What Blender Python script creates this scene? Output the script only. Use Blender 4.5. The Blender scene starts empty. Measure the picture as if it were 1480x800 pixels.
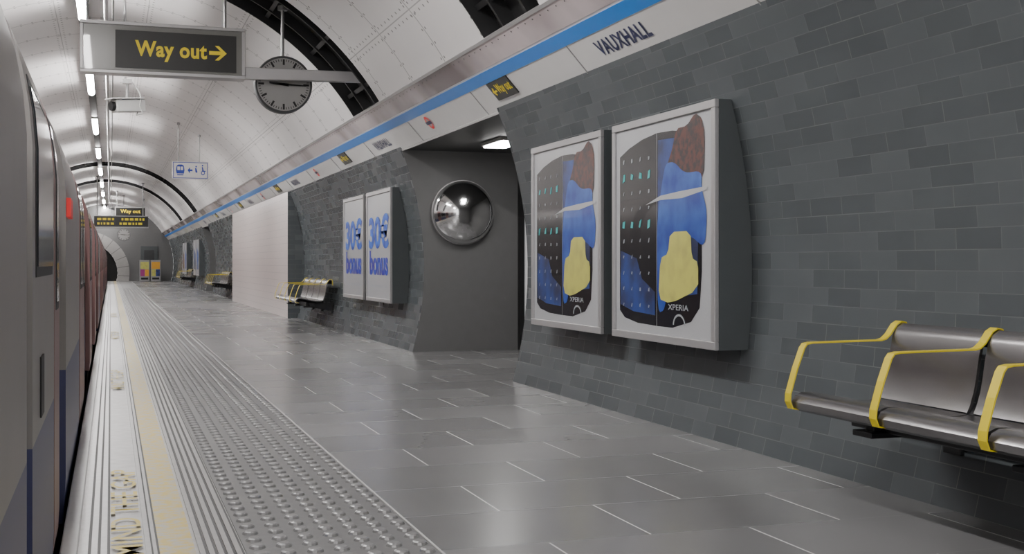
import bpy, bmesh, math, random
from mathutils import Vector, Matrix
random.seed(4)
C = bpy.context.scene.collection
PI = math.pi
F = 1750.0; PSI = math.atan(580/F); CS = math.cos(PSI); SN = math.sin(PSI); H = 1.1
CX, CZ, RW = -.1, 1.05, 3.8          # tunnel centre and radius
YN, YE = -6.0, 78.0
def atY(u, v, Y):
    a = (u-740)/F; Z = Y/(CS-a*SN); return (Z*(a*CS+SN), Y, H-Z*(v-380)/F)
def arcx(z, r=RW): return CX+math.sqrt(max(0, r*r-(z-CZ)**2))

# ---------------------------------------------------------------- materials
def nt(name):
    m = bpy.data.materials.new(name); m.use_nodes = True
    n = m.node_tree; return m, n, n.nodes['Principled BSDF']
def mat(name, col, rough=.5, metal=0, var=.12, scale=6, emis=0, coat=0, bump=0, col2=None, lo=.0, hi=1.0):
    m, n, b = nt(name)
    b.inputs['Roughness'].default_value = rough; b.inputs['Metallic'].default_value = metal
    b.inputs['Coat Weight'].default_value = coat
    tc = n.nodes.new('ShaderNodeTexCoord'); no = n.nodes.new('ShaderNodeTexNoise')
    no.inputs['Scale'].default_value = scale; no.inputs['Detail'].default_value = 4
    n.links.new(tc.outputs['Object'], no.inputs['Vector'])
    mr = n.nodes.new('ShaderNodeMapRange'); mr.inputs['From Min'].default_value = lo; mr.inputs['From Max'].default_value = hi
    n.links.new(no.outputs['Fac'], mr.inputs['Value'])
    mx = n.nodes.new('ShaderNodeMix'); mx.data_type = 'RGBA'
    mx.inputs[6].default_value = (*[c*(1-var) for c in col], 1); mx.inputs[7].default_value = (*(col2 or [min(1, c*(1+var)) for c in col]), 1)
    n.links.new(mr.outputs[0], mx.inputs[0]); n.links.new(mx.outputs[2], b.inputs['Base Color'])
    if emis:
        b.inputs['Emission Color'].default_value = (*col, 1); b.inputs['Emission Strength'].default_value = emis
    if bump:
        bp = n.nodes.new('ShaderNodeBump'); bp.inputs['Strength'].default_value = bump; bp.inputs['Distance'].default_value = .01
        n.links.new(no.outputs['Fac'], bp.inputs['Height']); n.links.new(bp.outputs[0], b.inputs['Normal'])
    return m
def mathn(n):
    def M(op, a, c=None, k=None):
        x = n.nodes.new('ShaderNodeMath'); x.operation = op
        for i, q in enumerate((a, c, k)):
            if q is None: continue
            if isinstance(q, (int, float)): x.inputs[i].default_value = q
            else: n.links.new(q, x.inputs[i])
        return x.outputs[0]
    return M
def brick(name, c1, c2, cm, w, h, ms, rough, off=.5, dx=0, dy=0, noise=.25, bump=.3, nscale=3, rvar=.15, crossm=None, wave=1.0):
    m, n, b = nt(name)
    L = n.links.new; M = mathn(n)
    uv = n.nodes.new('ShaderNodeUVMap'); uv.uv_map = 'UVMap'
    mp = n.nodes.new('ShaderNodeMapping'); mp.inputs['Location'].default_value = (dx, dy, 0)
    L(uv.outputs[0], mp.inputs[0])
    def B(a, c, g):
        br = n.nodes.new('ShaderNodeTexBrick'); br.offset = off; br.offset_frequency = 2
        br.inputs['Scale'].default_value = 1; br.inputs['Brick Width'].default_value = w; br.inputs['Row Height'].default_value = h
        br.inputs['Mortar Size'].default_value = ms; br.inputs['Mortar Smooth'].default_value = .1; br.inputs['Bias'].default_value = 0
        br.inputs['Color1'].default_value = (*a, 1); br.inputs['Color2'].default_value = (*c, 1); br.inputs['Mortar'].default_value = (*g, 1)
        L(mp.outputs[0], br.inputs['Vector']); return br
    br = B(c1, c2, cm); rn = B((0,0,0), (1,1,1), (1,1,1))
    if crossm:      # reflected brightness painted into the short joints; long row joints coloured darker
        sp = n.nodes.new('ShaderNodeSeparateXYZ'); L(mp.outputs[0], sp.inputs[0])
        f = M('FRACT', M('ADD', M('DIVIDE', sp.outputs[1], h), .5)); near = M('LESS_THAN', M('ABSOLUTE', M('SUBTRACT', f, .5)), (ms+.002)/h)
        mx = n.nodes.new('ShaderNodeMix'); mx.data_type = 'RGBA'; mx.inputs[6].default_value = (*cm, 1); mx.inputs[7].default_value = (*crossm, 1)
        L(near, mx.inputs[0]); L(mx.outputs[2], br.inputs['Mortar'])
    no = n.nodes.new('ShaderNodeTexNoise'); no.inputs['Scale'].default_value = nscale; no.inputs['Detail'].default_value = 5
    L(uv.outputs[0], no.inputs['Vector'])
    mr = n.nodes.new('ShaderNodeMapRange'); mr.inputs['From Min'].default_value = .3; mr.inputs['From Max'].default_value = .7
    mr.inputs['To Min'].default_value = 1-noise; mr.inputs['To Max'].default_value = 1+noise
    L(no.outputs['Fac'], mr.inputs['Value'])
    vm = n.nodes.new('ShaderNodeVectorMath'); vm.operation = 'SCALE'
    L(br.outputs['Color'], vm.inputs[0]); L(mr.outputs[0], vm.inputs['Scale']); L(vm.outputs[0], b.inputs['Base Color'])
    r = n.nodes.new('ShaderNodeMapRange'); r.inputs['To Min'].default_value = rough-rvar/2; r.inputs['To Max'].default_value = rough+rvar/2
    L(rn.outputs['Color'], r.inputs['Value']); L(r.outputs[0], b.inputs['Roughness'])
    n2 = n.nodes.new('ShaderNodeTexNoise'); n2.inputs['Scale'].default_value = 7; n2.inputs['Detail'].default_value = 0; L(uv.outputs[0], n2.inputs['Vector'])
    hh = M('MULTIPLY_ADD', br.outputs['Fac'], -1.0, M('MULTIPLY', n2.outputs['Fac'], wave))
    bp = n.nodes.new('ShaderNodeBump'); bp.inputs['Strength'].default_value = bump; bp.inputs['Distance'].default_value = .004
    L(hh, bp.inputs['Height']); L(bp.outputs[0], b.inputs['Normal'])
    return m
def cladding():
    m, n, b = nt('white_cladding'); L = n.links.new; M = mathn(n)
    b.inputs['Roughness'].default_value = .6
    uv = n.nodes.new('ShaderNodeUVMap'); uv.uv_map = 'UVMap'
    sp = n.nodes.new('ShaderNodeSeparateXYZ'); L(uv.outputs[0], sp.inputs[0])
    def dist(s, per): return M('ABSOLUTE', M('SUBTRACT', M('MULTIPLY', M('FRACT', M('DIVIDE', s, per)), per), per/2))
    X, Y = sp.outputs[0], sp.outputs[1]
    dy, da = dist(X, 1.3), dist(Y, 1.25)
    seam = M('MAXIMUM', M('LESS_THAN', dy, .012), M('LESS_THAN', da, .006))
    def dots(d1, along, off):
        e1 = M('ABSOLUTE', M('SUBTRACT', d1, off)); e2 = dist(along, .16)
        return M('LESS_THAN', M('SQRT', M('ADD', M('MULTIPLY', e1, e1), M('MULTIPLY', e2, e2))), .015)
    dt = M('MAXIMUM', dots(dy, Y, .055), dots(da, X, .055))
    mask = M('MINIMUM', M('ADD', M('MULTIPLY', seam, .5), M('MULTIPLY', dt, .85)), 1.0)
    no = n.nodes.new('ShaderNodeTexNoise'); no.inputs['Scale'].default_value = 1.5; no.inputs['Detail'].default_value = 5; L(uv.outputs[0], no.inputs['Vector'])
    m1 = n.nodes.new('ShaderNodeMix'); m1.data_type = 'RGBA'; m1.inputs[6].default_value = (.79, .77, .765, 1); m1.inputs[7].default_value = (.87, .85, .845, 1)
    L(no.outputs['Fac'], m1.inputs[0])
    m2 = n.nodes.new('ShaderNodeMix'); m2.data_type = 'RGBA'; m2.inputs[7].default_value = (.12, .12, .12, 1)
    L(mask, m2.inputs[0]); L(m1.outputs[2], m2.inputs[6]); L(m2.outputs[2], b.inputs['Base Color'])
    bp = n.nodes.new('ShaderNodeBump'); bp.inputs['Strength'].default_value = .3; bp.inputs['Distance'].default_value = .01
    L(M('MULTIPLY', mask, -1.0), bp.inputs['Height']); L(bp.outputs[0], b.inputs['Normal'])
    return m
M_ = dict(
    wall=brick('dark_glazed_tile', (.096, .109, .116), (.117, .131, .138), (.145, .157, .162), .30, .098, .0022, .27, noise=.03, bump=.25, wave=.15, rvar=.04),
    pink=brick('pale_glazed_tile', (.72, .63, .61), (.73, .64, .62), (.50, .44, .43), .15, .15, .004, .3, noise=.0, bump=.15, wave=.0, rvar=.0),
    floor=brick('dark_floor_slab', (.170, .170, .171), (.197, .197, .198), (.82, .82, .81), .887, .634, .0042, .27, dx=-1.1965, dy=-5.12, noise=.08, bump=.05, nscale=1.1, rvar=.05, crossm=(.235, .235, .235), wave=.1),
    clad=cladding(),
    black=mat('black_iron', (.012, .012, .013), .55, 0, .3),
    dark=mat('dark_grey_paint', (.05, .052, .055), .5),
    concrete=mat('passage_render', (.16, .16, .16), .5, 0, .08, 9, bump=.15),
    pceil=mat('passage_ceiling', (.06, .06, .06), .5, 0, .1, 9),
    pale=mat('pale_door_glow', (.9, .9, .9), .4, emis=.25),  # slight self-glow put into the door colour so it looks lit
    edge=mat('edge_paving', (.39, .385, .38), .42, 0, .25, 14, bump=.15),
    rib=mat('ribbed_paving', (.34, .337, .333), .38, 0, .2, 20),
    groove=mat('groove_dark', (.04, .04, .04), .6),
    slab=mat('tactile_slab_grey', (.16, .16, .16), .42, 0, .18, 20),
    stud=mat('tactile_grey', (.21, .21, .21), .36, 0, .15, 20),
    yline=mat('yellow_line_paint', (.60, .46, .11), .5, 0, .1, 22, col2=(.40, .385, .33), lo=.40, hi=.62),
    ytext=mat('yellow_letter_paint', (.62, .48, .05), .5, 0, .1, 34, col2=(.43, .40, .30), lo=.5, hi=.72),
    coping=mat('white_coping', (.58, .575, .57), .4, 0, .1, 10),
    enamel=mat('white_enamel', (.76, .75, .74), .22, 0, .04),
    mauve=mat('mauve_reflections', (.17, .115, .12), .25, .15, .2, .45, col2=(.66, .57, .58), lo=.40, hi=.60),  # mauve-to-white drift paints reflections into the upper frieze panel
    blue=mat('blue_enamel', (.005, .22, .74), .35, 0, .05),
    navy=mat('navy_ink', (.015, .02, .09), .4),
    picto=mat('blue_sign_ink', (.015, .05, .38), .4),
    alu=mat('aluminium', (.46, .45, .455), .35, .4, .06),
    alud=mat('dull_grey_metal', (.34, .34, .34), .4, .5, .1),
    boxside=mat('poster_box_side', (.085, .096, .10), .45, 0, .1),
    sheet=mat('poster_paper', (.50, .51, .53), .3, 0, .08, 90, coat=.35),
    signface=mat('sign_face', (.20, .20, .185), .25, 0, .1, 2, coat=.3),
    signblk=mat('sign_black', (.012, .012, .011), .4, 0, .1),
    yellow=mat('yellow_lettering', (.90, .70, .02), .5, 0, .03, emis=.1),
    armyel=mat('yellow_armrest', (.80, .64, .02), .4, 0, .05, 12),
    seat=mat('gunmetal_seat', (.21, .203, .205), .27, .8, .05, 8),
    steel=mat('dark_steel', (.03, .03, .032), .4, .4),
    white=mat('white_plastic', (.55, .55, .54), .4),
    clockface=mat('clock_face', (.34, .335, .325), .4, 0, .1, 3),
    chrome=mat('mirror_chrome', (.97, .97, .97), .11, 1, 0),
    tgrey=mat('train_grey', (.26, .245, .238), .42, .1, .1, 3),
    tblue=mat('train_blue', (.045, .05, .14), .4, 0, .1, 3),
    tred=mat('train_red', (.23, .115, .11), .4, 0, .1, 3),
    tglass=mat('train_glass', (.012, .014, .018), .08, 0, .1),
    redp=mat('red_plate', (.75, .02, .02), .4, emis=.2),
    teal=mat('teal_print', (.05, .48, .48), .4, 0, .1),
    pblue=mat('blue_print', (.012, .06, .42), .4, 0, .2, 4, coat=.3, col2=(.06, .17, .56), lo=.42, hi=.70),
    pnavy=mat('navy_print', (.012, .02, .08), .4, 0, .1, 4, coat=.3, col2=(.02, .06, .28), lo=.40, hi=.64),
    pyel=mat('yellow_print', (.70, .68, .16), .4, 0, .1, 7, coat=.3, col2=(.45, .42, .12), lo=.45, hi=.8),
    pred=mat('rust_print', (.16, .035, .02), .4, 0, .3, 22, coat=.3, col2=(.02, .01, .012), lo=.40, hi=.62),
    pblack=mat('black_print', (.012, .012, .015), .22, 0, .2, 5, coat=.5),
    pgrey=mat('grey_print', (.38, .40, .43), .3),
    bub=mat('bubble_blue', (.003, .04, .46), .45, 0, .1, 7, col2=(.03, .17, .72), lo=.4, hi=.65),
    bub2=mat('bubble_violet', (.04, .015, .40), .45, 0, .1, 7, col2=(.01, .07, .56), lo=.4, hi=.65),
    tube=mat('tube_light', (1, .97, .95), .4, 0, 0, emis=190),
    softl=mat('soft_light', (1, .98, .96), .4, 0, 0, emis=28),
    pinkish=mat('magenta_panel', (.45, .05, .25), .4),
    orange=mat('orange_panel', (.8, .4, .04), .4),
    track=mat('track_bed', (.02, .02, .02), .9, 0, .3),
    voussoir=mat('portal_stone', (.4, .39, .38), .5, 0, .1),
)

# ---------------------------------------------------------------- builders
ORG = {}
class MB:
    def __init__(s): s.v = []; s.f = []; s.m = []; s.uv = {}
    def add(s, vs, fs, m=0):
        o = len(s.v); s.v += [tuple(p) for p in vs]
        for f in fs: s.f.append(tuple(i+o for i in f)); s.m.append(m)
        return s
    def box(s, x0, x1, y0, y1, z0, z1, m=0):
        return s.add([(x0,y0,z0),(x1,y0,z0),(x1,y1,z0),(x0,y1,z0),(x0,y0,z1),(x1,y0,z1),(x1,y1,z1),(x0,y1,z1)],
            [(0,3,2,1),(4,5,6,7),(0,1,5,4),(1,2,6,5),(2,3,7,6),(3,0,4,7)], m)
    def prism(s, pts, ax, a0, a1, m=0):
        f = {'y': lambda p, a: (p[0], a, p[1]), 'x': lambda p, a: (a, p[0], p[1]), 'z': lambda p, a: (p[0], p[1], a)}[ax]
        n = len(pts)
        return s.add([f(p, a0) for p in pts]+[f(p, a1) for p in pts],
            [tuple(range(n))[::-1], tuple(range(n, 2*n))]+[(i, (i+1) % n, n+(i+1) % n, n+i) for i in range(n)], m)
    def strip(s, A, B, y0, y1, m=0):
        n = len(A); V = []
        for y in (y0, y1): V += [(p[0], y, p[1]) for p in A]+[(p[0], y, p[1]) for p in B]
        fs = []
        for i in range(n-1):
            fs += [(i, i+1, 2*n+i+1, 2*n+i), (n+i+1, n+i, 3*n+i, 3*n+i+1), (i+1, i, n+i, n+i+1), (2*n+i, 2*n+i+1, 3*n+i+1, 3*n+i)]
        fs += [(0, 2*n, 3*n, n), (n-1, 2*n-1, 4*n-1, 3*n-1)]
        return s.add(V, fs, m)
    def sheet(s, prof, y0, y1, m=0, uv0=0):
        n = len(prof); o = len(s.f); arc = [uv0]
        for a, b in zip(prof, prof[1:]): arc.append(arc[-1]+math.dist(a, b))
        s.add([(p[0], y0, p[1]) for p in prof]+[(p[0], y1, p[1]) for p in prof], [(i, i+1, n+i+1, n+i) for i in range(n-1)], m)
        for i in range(n-1): s.uv[o+i] = [(y0, arc[i]), (y0, arc[i+1]), (y1, arc[i+1]), (y1, arc[i])]
        return s
    def quad(s, pts, uvs=None, m=0):
        s.add(pts, [tuple(range(len(pts)))], m)
        if uvs: s.uv[len(s.f)-1] = uvs
        return s
    def tube(s, path, r, n=10, m=0):
        path = [Vector(p) for p in path]; V = []; N = len(path)
        t = (path[1]-path[0]).normalized(); a = t.orthogonal().normalized()
        for i, p in enumerate(path):
            if 0 < i < N-1: t = ((path[i+1]-p).normalized()+(p-path[i-1]).normalized()).normalized()
            elif i == N-1: t = (p-path[i-1]).normalized()
            a = (a-t*a.dot(t)).normalized(); b = t.cross(a)
            V += [p+(a*math.cos(2*PI*k/n)+b*math.sin(2*PI*k/n))*r for k in range(n)]
        fs = [(i*n+k, i*n+(k+1) % n, (i+1)*n+(k+1) % n, (i+1)*n+k) for i in range(N-1) for k in range(n)]
        fs += [tuple(range(n))[::-1], tuple(range((N-1)*n, N*n))]
        return s.add(V, fs, m)
    def lathe_y(s, c, prof, n=48, m=0):
        V = []; k = len(prof)
        for i in range(n):
            t = 2*PI*i/n
            V += [(c[0]+r*math.cos(t), c[1]+d, c[2]+r*math.sin(t)) for r, d in prof]
        return s.add(V, [(i*k+j, ((i+1) % n)*k+j, ((i+1) % n)*k+j+1, i*k+j+1) for i in range(n) for j in range(k-1)], m)
    def flatbar(s, path, yc, w, t, m=0):
        P = [Vector(p) for p in path]; A = []; B = []
        for i, p in enumerate(P):
            d = (P[min(i+1, len(P)-1)]-P[max(i-1, 0)]).normalized(); nn = Vector((-d.y, d.x))
            A.append(tuple(p+nn*t/2)); B.append(tuple(p-nn*t/2))
        return s.strip(A, B, yc-w/2, yc+w/2, m)
    def build(s, name, mats, parent=None, smooth=False, bevel=0):
        org = ORG.get(parent.name, Vector((0,0,0))) if parent else Vector((0,0,0))
        me = bpy.data.meshes.new(name); me.from_pydata([Vector(v)-org for v in s.v], [], s.f)
        if not isinstance(mats, (list, tuple)): mats = [mats]
        for m in mats: me.materials.append(M_[m])
        for p, mi in zip(me.polygons, s.m): p.material_index = mi
        if s.uv:
            ul = me.uv_layers.new(name='UVMap')
            for fi, uvs in s.uv.items():
                for li, q in zip(me.polygons[fi].loop_indices, uvs): ul.data[li].uv = q
        else:
            bm = bmesh.new(); bm.from_mesh(me); bmesh.ops.recalc_face_normals(bm, faces=bm.faces); bm.to_mesh(me); bm.free()
        if smooth:
            me.polygons.foreach_set('use_smooth', [True]*len(me.polygons))
            try: me.set_sharp_from_angle(angle=math.radians(40))
            except Exception: pass
        o = bpy.data.objects.new(name, me); C.objects.link(o)
        if bevel:
            b = o.modifiers.new('bevel', 'BEVEL'); b.width = bevel; b.segments = 2; b.limit_method = 'ANGLE'
        if parent: o.parent = parent; ORG[o.name] = org
        return o
def thing(name, label, cat, loc=(0,0,0), group=None):
    o = bpy.data.objects.new(name, None); C.objects.link(o); o.location = loc; o.empty_display_size = .1
    o['label'] = label; o['category'] = cat
    if group: o['group'] = group
    ORG[o.name] = Vector(loc); return o
def tag(o, label, cat, group=None):
    o['label'] = label; o['category'] = cat
    if group: o['group'] = group
    return o
def struct(o): o['kind'] = 'structure'; return o
def dup(root, loc, label, group=None):
    def cp(o, par):
        c = o.copy(); C.objects.link(c)
        if par: c.parent = par
        for ch in list(o.children): cp(ch, c)
        return c
    r = cp(root, None); r.location = loc; r['label'] = label
    if group: r['group'] = group
    return r
def text(name, s, w, h, org, right, up, m, parent, bold=0, out=0.0, sp=None):
    cu = bpy.data.curves.new('t', 'FONT'); cu.body = s; cu.offset = bold; cu.resolution_u = 4
    cu.space_character = sp or 1+bold*2.2
    t = bpy.data.objects.new('t', cu); C.objects.link(t)
    dg = bpy.context.evaluated_depsgraph_get(); dg.update()
    me = bpy.data.meshes.new_from_object(t.evaluated_get(dg)); bpy.data.objects.remove(t)
    R = Vector(right).normalized(); U = Vector(up).normalized(); N = R.cross(U)
    xs = [v.co.x for v in me.vertices]; ys = [v.co.y for v in me.vertices]
    x0, x1, y0, y1 = min(xs), max(xs), min(ys), max(ys)
    k = ORG.get(parent.name, Vector((0,0,0))) if parent else Vector((0,0,0))
    for v in me.vertices:
        v.co = Vector(org)+R*(((v.co.x-x0)/(x1-x0)-.5)*w)+U*(((v.co.y-y0)/(y1-y0)-.5)*h)+N*out-k
    me.materials.clear(); me.materials.append(M_[m]); me.name = name
    o = bpy.data.objects.new(name, me); C.objects.link(o)
    if parent: o.parent = parent; ORG[o.name] = k
    return o
def poly(mb, pts, org, right, up, out=0.002, m=0, thick=0):
    R = Vector(right).normalized(); U = Vector(up).normalized(); N = R.cross(U)
    mb.add([Vector(org)+R*p[0]+U*p[1]+N*out for p in pts], [tuple(range(len(pts)))], m); return mb
def ell(cx, cy, rx, ry, n=32, a0=0, a1=2*PI):
    return [(cx+rx*math.cos(a0+(a1-a0)*i/n), cy+ry*math.sin(a0+(a1-a0)*i/n)) for i in range(n if a1-a0 > 6.2 else n+1)]
def soft(pts, it=3):
    for _ in range(it):
        q = []
        for a, b in zip(pts, pts[1:]+pts[:1]):
            q += [(a[0]*.8+b[0]*.2, a[1]*.8+b[1]*.2), (a[0]*.2+b[0]*.8, a[1]*.2+b[1]*.8)]
        pts = q
    return pts
def hangers(t, xs, yc, z0, r, rr):
    for x in xs:
        mb = MB(); zt = CZ+math.sqrt(rr**2-(x-CX)**2)
        mb.tube([(x, yc, z0), (x, yc, zt)], r, 8); mb.tube([(x, yc, zt-.06), (x, yc, zt-.005)], r*3, 12); mb.build('hanger', 'alud', t, smooth=True)

# ---------------------------------------------------------------- floor
mb = MB(); mb.quad([(1.205,YN,0),(6.3,YN,0),(6.3,YE,0),(1.205,YE,0)], [(1.205,YN),(6.3,YN),(6.3,YE),(1.205,YE)])
floor = struct(mb.build('floor', 'floor'))
mb = MB(); mb.box(-.12, 1.2, YN, YE, -.12, -.006); mb.build('edge_paving', 'edge', floor)
mb = MB(); mb.box(-.186, -.12, YN, YE, -.06, 0.0); mb.build('coping', 'coping', floor, bevel=.006)
mb = MB(); mb.box(-.16, -.12, YN, YE, -1.1, -.06); mb.build('platform_riser', 'dark', floor)
RB = [(-.105, .022), (-.070, .022), (-.035, .022), (.128, .020), (.155, .014)]+[(.322+.033*i, .020) for i in range(5)]
mb = MB()
for x, w in RB: mb.box(x, x+w, YN, YE, -.01, .004)
mb.build('ribbed_paving', 'rib', floor)
mb = MB()
for x, w in RB: mb.box(x+w, x+w+.011, YN, YE, -.01, -.002)
mb.build('groove', 'groove', floor)
mb = MB(); mb.box(.178, .308, YN, YE, -.01, .001); mb.build('yellow_line', 'yline', floor)
mb = MB(); mb.box(.49, 1.19, YN, YE, -.01, .001); mb.build('tactile_slab', 'slab', floor)
mb = MB(); mb.box(1.193, 1.203, YN, YE, -.01, .002); mb.build('joint_strip', 'coping', floor)
mb = MB()
y = 3.6
while y < 55:
    for k in range(7):
        x = .538+.102*k; a = []
        for (rr, z) in ((.037, .001), (.032, .010), (.023, .0145)):
            a += [(x+rr*.88*math.cos(PI*j/6), y+rr*1.05*math.sin(PI*j/6), z) for j in range(12)]
        mb.add(a, [(q*12+j, q*12+(j+1) % 12, (q+1)*12+(j+1) % 12, (q+1)*12+j) for q in (0, 1) for j in range(12)]+[tuple(range(24, 36))])
    y += .128
o = mb.build('tactile_stud', 'stud', floor); o['kind'] = 'stuff'
for yc, ln in ((5.75, 2.0), (12.1, 2.0), (19.5, 2.0), (27, 2.0)):
    text('platform_lettering', 'MIND THE GAP', ln, .122, (.060, yc, .0045), (0,1,0), (-1,0,0), 'ytext', floor, .008)

# ---------------------------------------------------------------- right wall, frieze, ceiling
def wprof(n=14): return [(arcx(z), z) for z in [2.56*i/n for i in range(n+1)]]
mb = MB()
for a, b in ((YN, 10.7), (14.64, 46), (49, YE)): mb.sheet(wprof(), a, b)
struct(mb.build('wall_right', 'wall', smooth=True))
mb = MB(); mb.sheet([(3.36, 0), (3.36, 2.53)], 24.4, 36)
mb.quad([(3.36,24.4,0),(3.7,24.4,0),(3.75,24.4,1.2),(3.45,24.4,2.53),(3.36,24.4,2.53)], [(0,0),(.34,0),(.39,1.2),(.1,2.53),(0,2.53)], m=1)
struct(mb.build('wall_enclosure', ['pink', 'wall']))
def passage(y0, y1, depth):
    mb = MB(); n = 14; W = wprof(n)
    for yy in (y0, y1):
        for i in range(n):
            mb.quad([(W[i][0], yy, W[i][1]), (depth, yy, W[i][1]), (depth, yy, W[i+1][1]), (W[i+1][0], yy, W[i+1][1])])
    mb.quad([(3.42, y0, 2.5), (depth, y0, 2.5), (depth, y1, 2.5), (3.42, y1, 2.5)], m=1)
    mb.quad([(depth, y0, 0), (depth, y1, 0), (depth, y1, 2.5), (depth, y0, 2.5)], m=0)
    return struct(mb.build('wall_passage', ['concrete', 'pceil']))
passage(10.7, 14.64, 5.6); passage(46, 49, 5.0)
mb = MB(); mb.box(4.93, 4.99, 14.55, 14.64, 0, 2.5); mb.box(4.99, 5.5, 14.56, 14.64, 2.05, 2.12); mb.box(5.5, 5.58, 14.56, 14.64, 0, 2.05)
struct(mb.build('trim_2', 'black'))
mb = MB(); mb.box(4.99, 5.5, 14.6, 14.638, 0.15, 2.05); struct(mb.build('door_1', 'pale'))
FB = Vector((3.42, 0, 2.51)); FT = Vector((3.0, 0, 2.978)); FU = (FT-FB).normalized(); FL = (FT-FB).length
def fp(t, y, out=0):
    p = FB+(FT-FB)*t; n = Vector((0,-1,0)).cross(FU); return Vector((p.x+n.x*out, y, p.z+n.z*out))
def fstrip(t0, t1, y0, y1, out0, out1):
    mb = MB(); P = [fp(t0,y0,out1), fp(t1,y0,out1), fp(t1,y0,out0), fp(t0,y0,out0)]
    mb.prism([(p.x, p.z) for p in P], 'y', y0, y1); return mb
frieze = struct(fstrip(0, 1, YN, YE, -.03, 0).build('trim_1', 'enamel'))
fstrip(.455, .628, YN, YE, 0, .006).build('blue_stripe', 'blue', frieze)
fstrip(.66, .985, YN, YE, 0, .004).build('upper_panel', 'mauve', frieze)
fstrip(.985, 1.03, YN, YE, -.03, .012).build('top_rail', 'alu', frieze)
fstrip(-.035, 0, YN, YE, -.03, .012).build('bottom_rail', 'enamel', frieze)
y = 3.35
while y < 70:
    fstrip(0, .455, y, y+.012, 0, .0055).build('panel_joint', 'alud', frieze); y += 2.55
mb = MB()
y = 2.0
while y < 40:
    c = fp(.93, y, .006)
    mb.tube([c-Vector((.004,0,.004)), c+Vector((-.002,0,-.002))], .007, 6); y += .17
mb.build('rivet', 'black', frieze)
for y in [7.61+7.7*i for i in range(7)]:
    text('station_name', 'VAUXHALL', .86, .125, fp(.255, y, .004), (0,-1,0), FU, 'navy', frieze, .03)
def arc(r, a0, a1, n): return [(CX+r*math.cos(math.radians(a0+(a1-a0)*i/n)), CZ+r*math.sin(math.radians(a0+(a1-a0)*i/n))) for i in range(n+1)]
BL = [(8.4, 9.8), (14.0, 15.6), (45.5, 47.5), (55, 57)]
ys = [YN]+[q for b in BL for q in b]+[YE]
mb = MB()
for i in range(0, len(ys), 2):
    mb.sheet(arc(3.66, 31.6, 175, 72), ys[i], ys[i+1])
ceil_ = struct(mb.build('ceiling', 'clad', smooth=True))
for (a, b) in BL:
    mb = MB(); P = arc(3.84, 30, 175, 60)
    mb.strip(P, arc(3.88, 30, 175, 60), a-.02, b+.02)
    I = arc(3.665, 31.6, 175, 60); O = arc(3.85, 31.6, 175, 60)
    mb.strip(I, O, a-.03, a); mb.strip(I, O, b, b+.03)
    I2 = arc(3.72, 31.6, 175, 60)
    w = b-a
    mb.strip(I2, O, a+w*.30, a+w*.30+.04); mb.strip(I2, O, a+w*.72, a+w*.72+.04)
    for k in range(13):
        d = 36+k*11
        mb.prism([(CX+r*math.cos(math.radians(d+e)), CZ+r*math.sin(math.radians(d+e))) for r, e in ((3.74, -.4), (3.74, .4), (3.85, .4), (3.85, -.4))], 'y', a, b)
    mb.build('exposed_ring', 'black', ceil_, smooth=False)
mb = MB(); mb.sheet(arc(3.78, 175, 214, 16), YN, YE); struct(mb.build('wall_left', 'dark'))
mb = MB(); mb.box(-3.4, -.14, YN, YE+10, -1.2, -1.1); struct(mb.build('floor_trackbed', 'track'))
for x in (-2.3, -.8):
    mb = MB(); mb.box(x-.035, x+.035, YN, YE+8, -1.1, -.96); tag(mb.build('running_rail', 'alud'), 'steel running rail under the train, %s the platform' % ('nearest' if x > -1 else 'farthest from'), 'rail')
mb = MB(); n = 64; V = []
for i in range(n):
    t = 2*PI*i/n; V.append((CX+3.8*math.cos(t), YE, CZ+3.8*math.sin(t)))
for i in range(n):
    t = 2*PI*i/n; V.append((-1.45+1.85*math.cos(t), YE, .5+1.85*math.sin(t)))
mb.add(V, [(i, (i+1) % n, n+(i+1) % n, n+i) for i in range(n)])
struct(mb.build('wall_end', 'concrete'))
mb = MB(); mb.tube([(-1.45, YE, .5), (-1.45, YE+12, .5)], 1.85, 40); struct(mb.build('wall_portal', 'track'))
mb = MB()
for k in range(13):
    a0 = math.radians(-18+k*14); a1 = a0+math.radians(13.2)
    P = [(-1.45+r*math.cos(a), .5+r*math.sin(a)) for r, a in ((1.85, a0), (2.55, a0), (2.55, (a0+a1)/2), (2.55, a1), (1.85, a1), (1.85, (a0+a1)/2))]
    mb.prism(P, 'y', YE-.12, YE)
struct(mb.build('trim_3', 'voussoir'))
d = struct(MB().box(1.75, 2.75, YE-.06, YE-.001, 0, 2.15).build('door_2', 'boxside', bevel=.01))
MB().box(1.85, 1.95, YE-.09, YE-.06, .95, 1.05).build('door_handle', 'alu', d)
MB().box(1.95, 2.55, YE-.075, YE-.06, 1.2, 1.9).build('door_panel', 'dark', d)

# ---------------------------------------------------------------- frieze plates and roundels
ordn = ['nearest', 'second', 'third', 'fourth', 'fifth', 'sixth', 'seventh', 'eighth']
for i in range(5):
    y = 10.2+7.6*i; c = fp(.3, y)
    t = thing('direction_plate', '%s small black Way out plate along the white frieze, counted away from the viewer' % ordn[i].capitalize(), 'sign', c, 'Way out plates on the frieze')
    P = [fp(.15, y, 0), fp(.45, y, 0), fp(.45, y, .012), fp(.15, y, .012)]
    MB().prism([(p.x, p.z) for p in P], 'y', y-.28, y+.28).build('plate', 'signblk', t)
    text('lettering', 'Way out', .37, .125, fp(.3, y-.07, .015), (0,-1,0), FU, 'yellow', t, .02)
    mb = MB(); poly(mb, [(-.25,0),(-.20,.045),(-.18,.03),(-.20,.01),(-.13,.01),(-.13,-.01),(-.20,-.01),(-.18,-.03),(-.20,-.045)], fp(.3, y, 0), (0,-1,0), FU, .015)
    mb.build('arrow', 'yellow', t)
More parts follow.
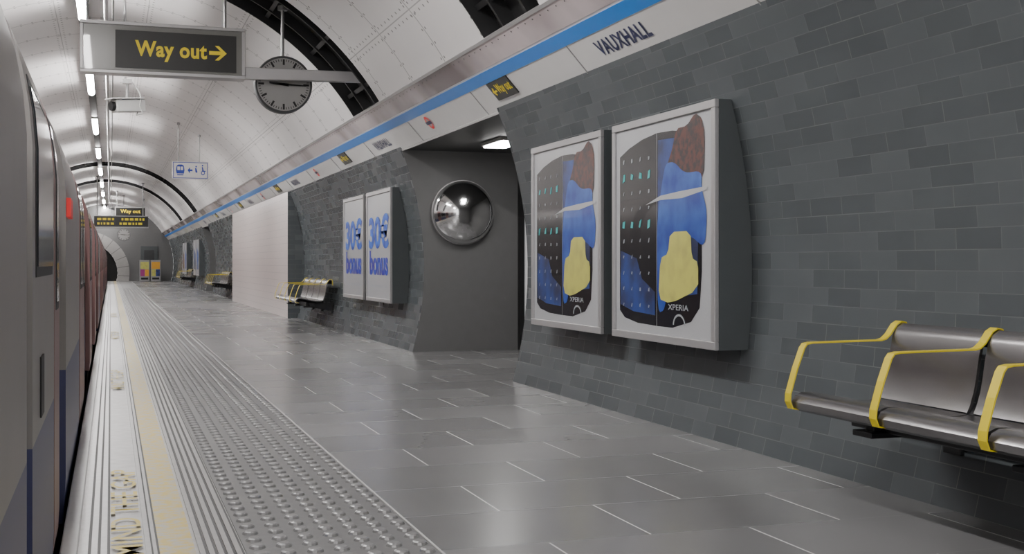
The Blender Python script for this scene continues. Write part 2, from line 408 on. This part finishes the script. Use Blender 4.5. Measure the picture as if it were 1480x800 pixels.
for i in range(4):
    y = 12.85+7.65*i
    t = thing('roundel', '%s red ring and blue bar roundel on the frieze, counted away from the viewer' % ordn[i].capitalize(), 'emblem', fp(.27, y), 'roundels on the frieze')
    mb = MB(); o1 = ell(0, 0, .085, .085); o2 = ell(0, 0, .055, .055); R = Vector((0,-1,0))
    V = [fp(.27, y, .006)+R*p[0]+FU*p[1] for p in o1+o2]; n = 32
    mb.add(V, [(k, (k+1) % n, n+(k+1) % n, n+k) for k in range(n)]); mb.build('ring', 'redp', t)
    mb = MB(); poly(mb, [(-.11,-.02),(.11,-.02),(.11,.02),(-.11,.02)], fp(.27, y), R, FU, .009); mb.build('bar', 'navy', t)

# ---------------------------------------------------------------- poster boxes
RT = (0,-1,0); UP = (0,0,1)
def poster_box(y0, y1, kind, label, group):
    yc = (y0+y1)/2; z0, z1 = .575, 2.087; fx = 3.47
    t = thing('poster_case', label, 'poster', (3.47, yc, z0), group)
    n = 10; zz = [z0+(z1-z0)*i/n for i in range(n+1)]
    MB().strip([(fx, z) for z in zz], [(arcx(z)-.004, z) for z in zz], y0, y1).build('case', 'boxside', t)
    mb = MB(); w = .05
    mb.box(fx-.03, fx, y0, y1, z0, z0+w); mb.box(fx-.03, fx, y0, y1, z1-w, z1)
    mb.box(fx-.03, fx, y0, y0+w, z0+w, z1-w); mb.box(fx-.03, fx, y1-w, y1, z0+w, z1-w)
    mb.build('frame', 'alu', t, bevel=.004)
    sh = MB().box(fx-.012, fx-.001, y0+w, y1-w, z0+w, z1-w).build('poster_sheet', 'sheet', t)
    O = (fx-.012, y1-w, z0+w); W = y1-y0-2*w; Hh = z1-z0-2*w
    def P(pts, m, out, name):
        mb = MB(); poly(mb, [(p[0]*W, p[1]*Hh) for p in pts], O, RT, UP, out); return mb.build(name, m, sh)
    def TX(s, m, cx, cy, w_, h_, bold, out=.004, sp=None):
        text('lettering', s, w_*W, h_*Hh, Vector(O)+Vector((0,-cx*W,cy*Hh)), RT, UP, m, sh, bold, out, sp)
    if kind == 'phone':
        P([(.04,.10),(.10,.065),(.25,.045),(.455,.04),(.455,.95),(.3,.935),(.15,.905),(.04,.87)], 'pblack', .001, 'printed_keypad')
        P([(.46,.04),(.62,.04),(.80,.075),(.88,.14),(.90,.3),(.90,.76),(.88,.88),(.80,.92),(.62,.945),(.46,.95)], 'pblack', .0015, 'printed_phone')
        P([(.05,.13),(.20,.10),(.44,.09),(.44,.20),(.30,.26),(.24,.36),(.05,.40)], 'pnavy', .0018, 'printed_navy_shade')
        P([(.47,.17),(.86,.20),(.87,.60),(.85,.86),(.64,.91),(.47,.915)], 'pnavy', .0022, 'printed_screen')
        # generic bands of the same colours stand in for the cartoon artwork
        P(soft([(.56,.78),(.62,.86),(.66,.95),(.76,.95),(.84,1.0),(.90,.97),(.93,.90),(.92,.70),(.80,.70),(.70,.74)], 1), 'pred', .0028, 'printed_rust_shade')
        P(soft([(.47,.10),(.55,.12),(.58,.30),(.64,.44),(.80,.46),(.93,.40),(.95,.56),(.90,.66),(.90,.74),(.74,.74),(.64,.80),(.55,.80),(.50,.66),(.46,.50)], 2), 'pblue', .0034, 'printed_blue_sweep')
        P(soft([(.48,.17),(.60,.15),(.87,.22),(.87,.34),(.81,.36),(.80,.48),(.60,.48),(.58,.38),(.50,.36)], 1), 'pyel', .0040, 'printed_yellow_panel')
        P([(.34,.615),(.50,.632),(.72,.630),(.95,.655),(.95,.67),(.70,.662),(.50,.652)], 'sheet', .0046, 'printed_white_streak')
        for c in range(4):
            mb = MB()
            for r in range(10):
                cx = .09+.095*c; cy = .13+.079*r
                big = (r in (5, 8)); s = .016 if big else .008
                poly(mb, [((cx-s)*W, (cy-s*random.uniform(.5, 1.6))*Hh), ((cx+s*random.uniform(-.2, 1))*W, (cy-s)*Hh), ((cx+s)*W, (cy+s*random.uniform(.5, 1.6))*Hh), ((cx-s*random.uniform(-.2, 1))*W, (cy+s)*Hh)], O, RT, UP, .003, m=1 if big else 0)
            mb.build('printed_key_column', ['pgrey', 'teal'], sh)
        TX('XPERIA', 'pgrey', .68, .135, .20, .026, .01, .005)
        mb = MB(); o1 = ell(.69*W, .055*Hh, .06*W, .05*Hh, 24, 0, PI); o2 = ell(.69*W, .055*Hh, .05*W, .04*Hh, 24, 0, PI)
        for k in range(24): poly(mb, [o1[k], o1[k+1], o2[k+1], o2[k]], O, RT, UP, .005)
        mb.build('printed_dial', 'pgrey', sh)
    elif kind == 'bonus':
        TX('30€', 'bub', .5, .64, .86, .33, .04, .004, 1.0)
        TX('bonus', 'bub2', .5, .34, .80, .24, .035, .004, 1.0)
        P([(.12,.10),(.88,.10),(.88,.125),(.12,.125)], 'pgrey', .002, 'printed_small_print')
    else:
        P([(.12,.15),(.88,.15),(.88,.6),(.12,.8)], kind, .002, 'printed_colour_block')
    return t
poster_box(6.515, 8.086, 'phone', 'Near wide framed phone advertisement, the one closest to the metal bench', 'phone advertisements')
poster_box(8.30, 9.86, 'phone', 'Framed phone advertisement beside the passage opening, left of its larger-looking twin', 'phone advertisements')
poster_box(15.40, 16.98, 'bonus', 'Framed poster with blue 30€ bonus lettering, the one nearer the passage', 'bonus posters')
poster_box(17.18, 18.76, 'bonus', 'Framed poster with blue 30€ bonus lettering, the one nearer the far bench', 'bonus posters')
poster_box(51.5, 53.0, 'pblue', 'Small distant framed poster beyond the second passage, nearest of the far four', 'far posters')
poster_box(53.3, 54.8, 'pnavy', 'Second distant framed poster beyond the second passage', 'far posters')
poster_box(60, 61.5, 'pblue', 'Third distant framed poster toward the end wall', 'far posters')
poster_box(61.8, 63.3, 'pred', 'Last distant framed poster toward the end wall', 'far posters')

# ---------------------------------------------------------------- benches
def make_bench(label):
    t = thing('platform_bench', label, 'bench', (3.5, 0, 0), 'wall benches')
    A = [1.3, .65, 0, -.65, -1.3]
    armp = [(3.575,.72),(3.568,.80),(3.555,.822),(3.530,.826),(3.505,.812),(3.470,.765),(3.445,.745),(3.42,.739),(3.2,.737),(3.05,.735),(3.022,.730),(3.008,.712),(2.972,.62),(2.936,.505),(2.934,.470),(2.948,.438),(3.0,.43)]
    for y in A: MB().flatbar(armp, y, .046, .006).build('armrest', 'armyel', t)
    sp = [(3.04,.430),(2.99,.432),(2.962,.447),(2.955,.470),(2.968,.492),(3.0,.505),(3.05,.505),(3.12,.492),(3.20,.474),(3.28,.460),(3.35,.455),(3.40,.462)]
    bp = [(3.415,.470),(3.430,.50),(3.450,.56),(3.462,.62),(3.475,.70),(3.490,.765),(3.505,.795),(3.53,.812),(3.555,.805),(3.566,.78),(3.566,.74)]
    for a, b in zip(A, A[1:]):
        c = (a+b)/2
        MB().flatbar(sp, c, .63, .014).build('seat', 'seat', t, smooth=True)
        MB().flatbar(bp, c, .61, .014).build('backrest', 'seat', t, smooth=True)
    MB().box(3.2, 3.28, -1.2, 1.2, .36, .43).build('beam', 'steel', t, bevel=.006)
    for y in (.65, 0, -.65):
        MB().flatbar([(3.05,.45),(3.2,.44),(3.4,.44),(3.46,.5),(3.5,.66),(3.53,.77)], y, .035, .02).build('support', 'steel', t)
    for y in (1.0, 0, -1.0):
        mb = MB(); mb.prism([(3.16,.36),(3.60,.28),(3.60,.42),(3.16,.42)], 'y', y-.03, y+.03); mb.box(3.12, 3.3, y-.07, y+.07, .34, .365)
        mb.box(3.59, 3.62, y-.06, y+.06, .24, .46)
        mb.build('wall_bracket', 'steel', t, bevel=.004)
    return t
b0 = make_bench('Close metal bench with yellow armrests, cut off by the right edge of view')
b0.location = (3.5, 3.55, 0)
dup(b0, (3.5, 21.75, 0), 'Metal bench with yellow armrests between the bonus posters and the pale tiled wall')
dup(b0, (3.5, 39.6, 0), 'Small distant yellow-armed bench just beyond the pale tiled wall')
dup(b0, (3.5, 57.8, 0), 'Farthest yellow-armed bench, between the two pairs of distant posters')

# ---------------------------------------------------------------- hanging sign, arm, clock
Y0 = 14.5
t = thing('hanging_sign', 'Large black lit Way out sign with yellow lettering and arrow at top left', 'sign', (.585, Y0, 3.26))
mb = MB(); a, b, c, e = -.334, 1.505, 3.26, 3.855; w = .04
mb.box(a, b, Y0, Y0+.22, e-w, e); mb.box(a, b, Y0, Y0+.22, c, c+w); mb.box(a, a+w, Y0, Y0+.22, c+w, e-w); mb.box(b-w, b, Y0, Y0+.22, c+w, e-w)
mb.build('frame', 'alu', t, bevel=.006)
MB().box(a+w, b-w, Y0+.02, Y0+.2, c+w, e-w).build('face', 'signface', t)
MB().box(.05, 1.40, Y0+.012, Y0+.02, 3.33, 3.76).build('panel', 'signblk', t)
text('lettering', 'Way out', .80, .235, (.665, Y0+.01, 3.535), (1,0,0), UP, 'yellow', t, .032)
mb = MB(); poly(mb, [(1.09,-.022),(1.22,-.022),(1.155,-.085),(1.20,-.085),(1.29,0),(1.20,.085),(1.155,.085),(1.22,.022),(1.09,.022)], (0, Y0+.01, 3.55), (1,0,0), UP, 0); mb.build('arrow', 'yellow', t)
hangers(t, (-.25, 1.28), Y0+.11, 3.85, .016, 3.84)
tag(MB().prism([(1.505,3.27),(2.95,3.30),(2.92,3.42),(1.505,3.41)], 'y', Y0+.04, Y0+.14).build('support_arm', 'alu', bevel=.006), 'Long pale metal arm running from the Way out sign to the vault', 'bracket')
def clock(c, r, label, n=60):
    t = thing('platform_clock', label, 'clock', c)
    MB().lathe_y(c, [(0,.16),(r*.93,.16),(r,.13),(r,.0),(r*.98,-.02),(r*.93,-.02),(r*.92,0)], n).build('rim', 'dark', t, smooth=True)
    MB().lathe_y(c, [(0,-.002),(r*.925,-.002)], n).build('dial', 'clockface', t)
    mb = MB()
    for k in range(60):
        aa = 2*PI*k/60; big = k % 5 == 0
        w_ = .012*r/.34 if big else .004; r0 = r*(.68 if big else .80)
        d = Vector((math.sin(aa), 0, math.cos(aa))); p = Vector((d.z, 0, -d.x)); q = Vector(c)+Vector((0,-.006,0))
        mb.add([q+d*r0+p*w_, q+d*r0-p*w_, q+d*r*.88-p*w_, q+d*r*.88+p*w_], [(0,1,2,3)])
    mb.build('hour_mark', 'black', t)
    for ang, ln, w_ in ((92, .78, .012), (275, .5, .018)):
        aa = math.radians(ang); d = Vector((math.sin(aa), 0, math.cos(aa))); p = Vector((d.z, 0, -d.x)); q = Vector(c)+Vector((0,-.012,0))
        MB().add([q-d*.06+p*w_, q-d*.06-p*w_, q+d*r*ln-p*w_*.6, q+d*r*ln+p*w_*.6], [(0,1,2,3)]).build('hand', 'black', t)
    return t
ck = atY(410, 122, 14.75)
tk = clock(ck, .345, 'Round grey platform clock behind the metal arm under the vault')
hangers(tk, (ck[0],), 14.85, ck[2]+.3, .02, 3.8)
ck2 = atY(179, 339, 66)
tk = clock(ck2, .33, 'Tiny distant round clock beyond the far signs', 24)
hangers(tk, (ck2[0],), 66.05, ck2[2]+.3, .02, 3.66)

# cctv
c = Vector(atY(184, 153, 17.2))
t = thing('security_camera', 'White security camera hanging below and behind the large Way out sign', 'camera', c)
ax = Vector((-.84, -.48, -.10)).normalized(); sd = ax.cross(Vector((0,0,1))).normalized(); up = sd.cross(ax)
def obox(mb, cen, a0, a1, w, h):
    V = [cen+ax*i+sd*j+up*k for i in (a0, a1) for j in (-w, w) for k in (-h, h)]
    return mb.add(V, [(0,1,3,2),(4,6,7,5),(0,4,5,1),(2,3,7,6),(0,2,6,4),(1,5,7,3)])
obox(MB(), c, -.23, .20, .085, .085).build('housing', 'white', t, bevel=.012)
obox(MB(), c+up*.096, -.22, .27, .10, .008).build('sunshield', 'white', t, bevel=.004)
mb = MB(); mb.tube([c+ax*.19, c+ax*.25], .062, 20); mb.build('lens', 'black', t, smooth=True)
mb = MB(); mb.tube([c+up*.05, c+Vector((0,0,.22)), c+Vector((0,0,.34))], .02, 10); mb.box(c.x-.06, c.x+.06, c.y-.05, c.y+.05, c.z+.30, c.z+.36); mb.tube([c+Vector((-.03,0,.3)), Vector((c.x-.03, c.y, 4.7))], .016, 8)
mb.build('mount', 'alud', t, smooth=True)
mb = MB(); mb.tube([c+Vector((.05,0,.33))+Vector((.10*math.sin(k*PI/8)+.05*k/8, 0, -.42*k/8)) for k in range(7)]+[c+Vector((.2,0,-.1)), c+Vector((.12,0,-.12)), c-ax*.19], .010, 8)
mb.build('cable', 'white', t, smooth=True)

# pictogram sign
YP = 28.9; p0 = atY(249, 258, YP); p1 = atY(301, 234, YP)
t = thing('pictogram_sign', 'White hanging sign with blue train, arrow and wheelchair symbols', 'sign', ((p0[0]+p1[0])/2, YP, p0[2]))
MB().box(p0[0], p1[0], YP, YP+.08, p0[2], p1[2]).build('panel', 'enamel', t, bevel=.006)
mb = MB(); W = p1[0]-p0[0]; Hh = p1[2]-p0[2]; O = (p0[0], YP, p0[2])
def PP(pts, m=0, out=.003): poly(mb, [(q[0]*W, q[1]*Hh) for q in pts], O, (1,0,0), UP, out, m)
PP([(.12,.3),(.32,.3),(.34,.5),(.32,.75),(.27,.82),(.17,.82),(.12,.75),(.10,.5)]); PP([(.14,.5),(.21,.5),(.21,.7),(.14,.7)], 1, .005); PP([(.23,.5),(.30,.5),(.30,.7),(.23,.7)], 1, .005)
PP([(.13,.2),(.31,.2),(.31,.26),(.13,.26)])
PP([(.42,.5),(.49,.68),(.49,.55),(.56,.55),(.56,.45),(.49,.45),(.49,.32)])
PP(ell(.66, .72, .02, .05, 10)); PP([(.63,.62),(.66,.66),(.70,.40),(.68,.36),(.64,.4)])
PP(ell(.85, .36, .055, .13, 16)); PP(ell(.85, .36, .032, .08, 16), 1, .005); PP([(.82,.7),(.85,.7),(.87,.5),(.93,.48),(.93,.44),(.83,.44)], 0, .006); PP(ell(.84, .78, .02, .05, 10))
for q in ([(.02,.04),(.98,.04),(.98,.075),(.02,.075)], [(.02,.925),(.98,.925),(.98,.96),(.02,.96)], [(.02,.04),(.036,.04),(.036,.96),(.02,.96)], [(.964,.04),(.98,.04),(.98,.96),(.964,.96)]): PP(q)
mb.build('pictogram', ['picto', 'enamel'], t)
hangers(t, (p0[0]+.14, p1[0]-.2), YP+.04, p1[2], .012, 3.66)

# far sign and departure board
YF = 62.9; q0 = atY(166, 313, YF); q1 = atY(211, 299, YF)
t = thing('hanging_sign', 'Small distant Way out sign above the departure board', 'sign', ((q0[0]+q1[0])/2, YF, q0[2]))
MB().box(q0[0], q1[0], YF, YF+.2, q0[2], q1[2]).build('frame', 'alu', t)
MB().box(q0[0]+.05, q1[0]-.05, YF-.01, YF, q0[2]+.05, q1[2]-.05).build('panel', 'signblk', t)
text('lettering', 'Way out', .95, .24, ((q0[0]+q1[0])/2, YF-.02, (q0[2]+q1[2])/2), (1,0,0), UP, 'yellow', t, .02)
hangers(t, (q0[0]+.1, q1[0]-.1), YF+.1, q1[2], .02, 3.66)
YB = 52.5; q0 = atY(136, 327, YB); q1 = atY(214, 313, YB)
t = thing('departure_board', 'Distant dark departure display with amber rows across the vault', 'display', ((q0[0]+q1[0])/2, YB, q0[2]))
MB().box(q0[0], q1[0], YB, YB+.3, q0[2], q1[2]).build('housing', 'signblk', t)
mb = MB(); mb.box(q0[0]-.02, q1[0]+.02, YB-.02, YB+.32, q0[2]-.05, q0[2]); mb.box(q0[0]-.02, q1[0]+.02, YB-.02, YB+.32, q1[2], q1[2]+.03); mb.build('frame', 'alud', t)
mb = MB()
for r in (0, 1):
    x = q0[0]+.12
    while x < q1[0]-.2:
        w_ = random.uniform(.05, .16); z = q0[2]+.08+r*.18
        if not (.35 < (x-q0[0])/(q1[0]-q0[0]) < .45): mb.box(x, x+w_, YB-.01, YB, z, z+.09)
        x += w_+.05
mb.build('amber_row', 'yellow', t)
hangers(t, (q0[0]+.12, q1[0]-.2), YB+.15, q1[2], .02, 3.66)

# mirror
mc = atY(669, 307, 14.6)
t = thing('convex_mirror', 'Round convex chrome safety mirror on the passage wall', 'mirror', mc)
R = .40
MB().lathe_y(mc, [(R*math.sin(a), -.25*math.cos(a)+.0) for a in [PI/2*k/16 for k in range(17)]], 64).build('dome', 'chrome', t, smooth=True)
MB().lathe_y(mc, [(R-.004,-.01),(R+.006,-.01),(R+.008,0),(R+.008,.035)], 64).build('rim', 'alu', t, smooth=True)
# passage light
t = thing('passage_light', 'White rectangular light on the dark passage ceiling', 'light', (4.25, 13.1, 2.5))
MB().box(4.10, 4.40, 12.75, 13.5, 2.46, 2.498).build('housing', 'white', t)
MB().box(4.12, 4.38, 12.77, 13.48, 2.44, 2.46).build('diffuser', 'softl', t)

# ---------------------------------------------------------------- lights along the crown
tr = tag(MB().box(-.43, -.29, YN, YE, 4.52, 4.60).build('lighting_trunking', 'black', bevel=.004), 'Continuous black lighting trunking along the crown of the vault', 'trunking')
base = None
names = ['behind the viewer', 'overhead, out of the top of view', 'just above the large Way out sign', 'first seen below the Way out sign', 'second seen below the Way out sign', 'third seen below the Way out sign', 'fourth seen below the Way out sign', 'fifth seen below the Way out sign', 'sixth seen below the Way out sign', 'seventh seen below the Way out sign', 'last before the end wall']
for i in range(11):
    y = -.8+7.7*i-.0
    lab = 'White fluorescent tube on the black trunking, '+names[i]
    if base is None:
        base = thing('fluorescent_tube', lab, 'light', (-.36, y, 4.5), 'fluorescent tubes')
        MB().box(-.425, -.295, y, y+3.2, 4.475, 4.52).build('reflector', 'white', base)
        MB().prism([(-.42,4.475),(-.40,4.44),(-.36,4.425),(-.32,4.44),(-.30,4.475)], 'y', y+.03, y+3.17).build('tube', 'tube', base)
    else: dup(base, (-.36, y, 4.5), lab)
mb = MB(); mb.tube([(-.06, YN, 4.42), (-.06, YE, 4.42)], .028, 10)
t = tag(mb.build('conduit_pipe', 'alu', smooth=True), 'Thick bright metal conduit beside the lighting trunking', 'pipe')
mb = MB(); mb.tube([(.03, YN, 4.45), (.03, YE, 4.45)], .014, 8)
tag(mb.build('conduit_pipe', 'alud', smooth=True), 'Thin metal conduit beside the thick bright one', 'pipe')
for i in range(14):
    y = 12+5*i; MB().box(-.075, -.045, y, y+.03, 4.44, 4.70).build('clip', 'alud', t)

# ---------------------------------------------------------------- train
PR = [(-.29,-.6),(-.26,-.1),(-.25,.1),(-.25,.6),(-.25,1.42),(-.258,1.52),(-.275,1.62),(-.305,1.72),(-.36,1.83),(-.45,1.93),(-.6,2.02),(-.85,2.09),(-1.15,2.13),(-1.5,2.145)]
def pz(z):
    for a, b in zip(PR, PR[1:]):
        if a[1] <= z <= b[1]:
            k = (z-a[1])/(b[1]-a[1]); return a[0]+(b[0]-a[0])*k
    return PR[-1][0]
def band(z0, z1, d):
    zs = [z0]+[p[1] for p in PR if z0 < p[1] < z1]+[z1]; P = [Vector((pz(z), z)) for z in zs]; out = []
    for i, p in enumerate(P):
        t = (P[min(i+1, len(P)-1)]-P[max(i-1, 0)]).normalized(); out.append((p.x+t.y*d, p.y-t.x*d))
    return [tuple(p) for p in P], out
def slab(y0, y1, z0, z1, d0, d1):
    _, A = band(z0, z1, d0); _, B = band(z0, z1, d1); return MB().strip(A, B, y0, y1)
def car(y0, y1, label, segs):
    t = thing('train_car', label, 'train', (-1.5, (y0+y1)/2, 0), 'train cars')
    full = PR+[(-3.0-p[0], p[1]) for p in PR[::-1][1:]]
    MB().prism(full, 'y', y0, y1).build('body', 'tgrey', t, smooth=True)
    slab(y0, y1, -.12, .60, 0, .006).build('lower_panel', 'tblue', t)
    for (a, b, kind) in segs:
        if kind == 'red':
            m = (a+b)/2
            for (p, q) in (((a, m-.006), (m+.006, b)) if b-a > 1 else ((a, b),)):
                dd = slab(p, q, .02, 1.93, .006, .05).build('door', 'tred', t, smooth=True)
                if q-p > .3:
                    slab(p+.14, q-.14, .95, 1.62, .05, .054).build('door_window', 'tglass', dd, smooth=True)
                    slab(p+.11, q-.11, .92, 1.65, .05, .052).build('window_seal', 'black', dd, smooth=True)
        elif kind == 'grey':
            slab(a, b, .60, 1.97, .006, .05).build('side_panel', 'tgrey', t, smooth=True)
            slab(a, b, -.12, .60, .006, .05).build('lower_panel', 'tblue', t, smooth=True)
        elif kind == 'win':
            slab(a, b, .90, 1.64, .0, .012).build('window_seal', 'black', t, smooth=True)
            w_ = slab(a+.04, b-.04, .94, 1.60, .01, .016).build('window', 'tglass', t, smooth=True)
        elif kind == 'pwin':
            slab(a, b, .60, 1.97, .006, .05).build('side_panel', 'tgrey', t, smooth=True)
            slab(a, b, -.12, .60, .006, .05).build('lower_panel', 'tblue', t, smooth=True)
            slab(a+.14, b-.18, 1.06, 1.62, .05, .053).build('window_seal', 'black', t, smooth=True)
            slab(a+.17, b-.21, 1.09, 1.59, .05, .057).build('window', 'tglass', t, smooth=True)
            slab(a+.36, a+.52, .64, .82, .05, .055).build('door_button', 'black', t)
        elif kind == 'plate':
            slab(a, b, 1.32, 1.41, .05, .07).build('warning_plate', 'redp', t)
    return t
car(-5, 15.8, 'Nearest grey train car with blue lower panel filling the left edge', [(.6, 3.27, 'grey'), (3.5, 4.80, 'pwin'), (4.84, 5.3, 'red'), (5.40, 5.95, 'win'), (6.05, 8.6, 'grey'), (6.12, 6.45, 'plate'), (8.8, 10.3, 'red'), (10.5, 12.6, 'win'), (12.9, 14.4, 'red')])
for k in range(4):
    y0 = 16.2+15.6*k; y1 = y0+15.2 if k < 3 else 77.5
    car(y0, y1, ['Second grey and red train car from the near end', 'Third grey and red train car from the near end', 'Fourth grey and red train car from the near end', 'Farthest grey and red train car before the tunnel portal'][k],
        [(y0+.8, y0+2.2, 'red'), (y0+2.6, y0+4.6, 'win'), (y0+5.0, y0+6.4, 'red'), (y0+6.8, y0+8.4, 'grey'), (y0+8.8, y0+10.2, 'red'), (y0+10.6, y0+12.6, 'win'), (y0+13, y0+14.4, 'red')])

# ---------------------------------------------------------------- machines at the far end
for i, (u, cols, lab) in enumerate(((209, ('pyel', 'pinkish', 'orange'), 'Left bright vending machine with yellow and magenta panels by the end wall'), (225, ('orange', 'pyel', 'pnavy'), 'Right bright vending machine with orange and yellow panels by the end wall'))):
    c = atY(u, 405, 75.8); x = c[0]
    t = thing('vending_machine', lab, 'machine', (x, 76.1, 0))
    MB().box(x-.29, x+.29, 75.8, 76.4, 0, 1.28).build('cabinet', 'alud', t, bevel=.02)
    MB().box(x-.24, x+.24, 75.78, 75.8, .75, 1.18).build('display_panel', cols[0], t)
    MB().box(x-.24, x+.0, 75.78, 75.8, .32, .72).build('product_panel', cols[1], t)
    MB().box(x+.02, x+.24, 75.78, 75.8, .32, .72).build('product_panel', cols[2], t)
    MB().box(x-.2, x+.2, 75.77, 75.8, .12, .24).build('tray', 'black', t)

# ---------------------------------------------------------------- camera, world
cam = bpy.data.cameras.new('camera'); co = bpy.data.objects.new('camera', cam); C.objects.link(co)
co.location = (0, 0, H); co.rotation_euler = (PI/2, 0, -PSI)
cam.sensor_width = 36; cam.lens = F/1480*36; cam.shift_y = -20/1480; cam.clip_end = 300; cam.clip_start = .05
bpy.context.scene.camera = co
w = bpy.data.worlds.new('world'); bpy.context.scene.world = w; w.use_nodes = True
w.node_tree.nodes['Background'].inputs[0].default_value = (1, .985, .97, 1); w.node_tree.nodes['Background'].inputs[1].default_value = 2.2
